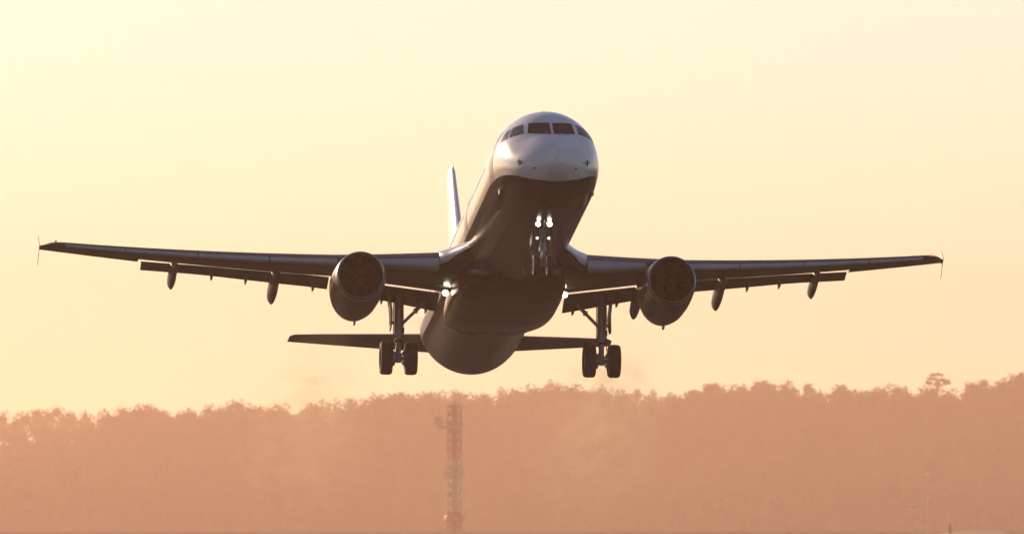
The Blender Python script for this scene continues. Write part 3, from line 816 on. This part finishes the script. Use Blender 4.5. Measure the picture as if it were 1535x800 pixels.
def htail(s):
    bm = bmesh.new(); rings = []
    for y in (.15, .8, 2, 3.5, 5, 6.1, 6.24, 6.28):
        le = 39.05 + .60 * (y - .8); te = 42.3 + .25 * (y - .8); z = .46 + .107 * y; inc = R(-1.0)
        if y > 6.15: le += .35 * (y - 6.1) / .18
        c = te - le; f = foil(0, 1, 10); ring = []
        tk = .105 * (1 if y < 6.1 else .7)
        for sg, seq in ((1, f), (-1, f[::-1][1:-1])):
            for x in seq: ring.append((le + x * c, s * y, z + sg * tk * thick(x) * c - x * c * math.tan(-inc)))
        rings.append(ring)
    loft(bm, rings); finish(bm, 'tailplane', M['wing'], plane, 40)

def fin():
    bm = bmesh.new(); rings = []
    for z in (1.2, 1.9, 3.2, 4.6, 6.2, 7.55, 7.7, 7.75):
        t = (z - 1.9) / 6.0; le = 36.35 + 5.35 * t; te = 42.9 + 1.3 * t
        if z < 1.95: le -= 1.1 * (1.95 - z) / .75 + .3
        c = te - le; f = foil(0, 1, 10); ring = []; tk = .10 * (1 if z < 7.6 else .6)
        for sg, seq in ((1, f), (-1, f[::-1][1:-1])):
            for x in seq: ring.append((le + x * c, sg * tk * thick(x) * c, z))
        rings.append(ring)
    loft(bm, rings); finish(bm, 'tail_fin', M['white'], plane, 40)

for s in (1, -1):
    build_wing(s); build_engine(s); main_gear(s); htail(s)
fin(); nose_gear()
for s in (1, -1):
    lamp(plane, (19.9, s * 2.22, -1.57), .115, M['lamp'])
    lamp(plane, (19.2, s * 2.12, -1.42), .06, M['lampS'], 'turn_off_lamp')

# pose of the airframe: nose toward the camera, pitched up, slightly yawed and banked
def pose():
    yaw, pitch, roll = R(5.43), R(11.23), R(.87)
    Rf = Matrix.Rotation(yaw, 4, 'Z') @ Matrix.Rotation(pitch, 4, 'Y') @ Matrix.Rotation(roll, 4, 'X')
    T = Matrix.Translation((DIST, .365, .335)) @ Rf @ Matrix.Translation((-21, 0, 0))
    B = Matrix(((0, -1, 0, 0), (1, 0, 0, 0), (0, 0, 1, 0), (0, 0, 0, 1)))    # depth,left,up -> right,depth,up
    E = Matrix.Translation((0, 0, CAM_H)) @ Matrix.Rotation(CAM_EL, 4, 'X')
    plane.matrix_world = E @ B @ T
pose()

# ------------------------------------------------------------------ the air
def haze():
    bm = bmesh.new(); box(bm, (0, 3500, 90), (8800, 12200, 186))
    o = finish(bm, 'haze', None, smooth=False)
    m = bpy.data.materials.new('evening_haze'); m.use_nodes = True; nt = m.node_tree
    nt.nodes.remove(nt.nodes['Principled BSDF'])
    v = nt.nodes.new('ShaderNodeVolumePrincipled'); v.inputs['Color'].default_value = (1.0, .60, .43, 1)
    v.inputs['Density'].default_value = HAZE_D; v.inputs['Anisotropy'].default_value = .55
    nt.links.new(v.outputs[0], nt.nodes['Material Output'].inputs['Volume'])
    o.data.materials.append(m); tag(o, kind='stuff')
haze()

def exhaust(sd, label):
    """hot air streaming back from an engine: a widening wispy volume, tinted to imitate heat shimmer"""
    Lp, R0, G = 36.0, .55, .105
    bm = bmesh.new(); lathe(bm, [(x, (R0 + G * x)) for x in np.linspace(0, Lp, 12)], (0, 0, 0), 'X', 24, (True, True))
    o = finish(bm, 'exhaust_plume', None, smooth=False)
    m = bpy.data.materials.new('exhaust_air'); m.use_nodes = True; nt = m.node_tree; N = nt.nodes.new; L = nt.links.new
    nt.nodes.remove(nt.nodes['Principled BSDF'])
    tc = N('ShaderNodeTexCoord'); sp = N('ShaderNodeSeparateXYZ'); L(tc.outputs['Object'], sp.inputs[0])
    def mth(op, a, b=None):
        n = N('ShaderNodeMath'); n.operation = op
        for i, q in enumerate((a, b)):
            if q is None: continue
            if isinstance(q, (int, float)): n.inputs[i].default_value = q
            else: L(q, n.inputs[i])
        return n.outputs[0]
    rad = mth('SQRT', mth('ADD', mth('POWER', sp.outputs['Y'], 2.0), mth('POWER', sp.outputs['Z'], 2.0)))
    q = mth('DIVIDE', rad, mth('ADD', mth('MULTIPLY', sp.outputs['X'], G), R0))
    fall = N('ShaderNodeMapRange'); fall.inputs[1].default_value = 1.0; fall.inputs[2].default_value = .15; L(q, fall.inputs[0])
    nz = N('ShaderNodeTexNoise'); nz.inputs['Scale'].default_value = 1.3; nz.inputs['Detail'].default_value = 4; nz.inputs['Distortion'].default_value = 1.0
    mp = N('ShaderNodeMapping'); mp.inputs['Scale'].default_value = (.35, .8, 1.6); mp.inputs['Location'].default_value = (sd * 13, 0, 0)
    L(tc.outputs['Object'], mp.inputs[0]); L(mp.outputs[0], nz.inputs['Vector'])
    cr = N('ShaderNodeMapRange'); cr.inputs[1].default_value = .50; cr.inputs[2].default_value = .62; L(nz.outputs[0], cr.inputs[0])
    rise = N('ShaderNodeMapRange'); rise.inputs[1].default_value = 8.0; rise.inputs[2].default_value = 16.0; rise.inputs[3].default_value = .05; L(sp.outputs['X'], rise.inputs[0])
    fade = N('ShaderNodeMapRange'); fade.inputs[1].default_value = 17.0; fade.inputs[2].default_value = 34.0; fade.inputs[3].default_value = 1.0; fade.inputs[4].default_value = .0; L(sp.outputs['X'], fade.inputs[0])
    d = mth('MULTIPLY', fade.outputs[0], mth('MULTIPLY', mth('MULTIPLY', mth('MULTIPLY', fall.outputs[0], cr.outputs[0]), rise.outputs[0]), .11))
    v = N('ShaderNodeVolumePrincipled'); v.inputs['Color'].default_value = (.86, .66, .44, 1); v.inputs['Anisotropy'].default_value = .4  # tan colour imitates the treeline smeared by heat shimmer
    L(d, v.inputs['Density']); L(v.outputs[0], nt.nodes['Material Output'].inputs['Volume'])
    o.data.materials.append(m)
    bpy.context.view_layer.update()
    o.matrix_world = plane.matrix_world @ Matrix.Translation((DX + 16.5, sd * 5.735, -1.8)) @ Matrix.Rotation(R(1.5), 4, 'Y')
    tag(o, label, 'exhaust', kind='stuff')
exhaust(1, 'hot exhaust, its heat shimmer imitated by brownish wisps, drifting back from the left engine over the treeline')
exhaust(-1, 'hot exhaust, its heat shimmer imitated by brownish wisps, drifting back from the right engine over the treeline')
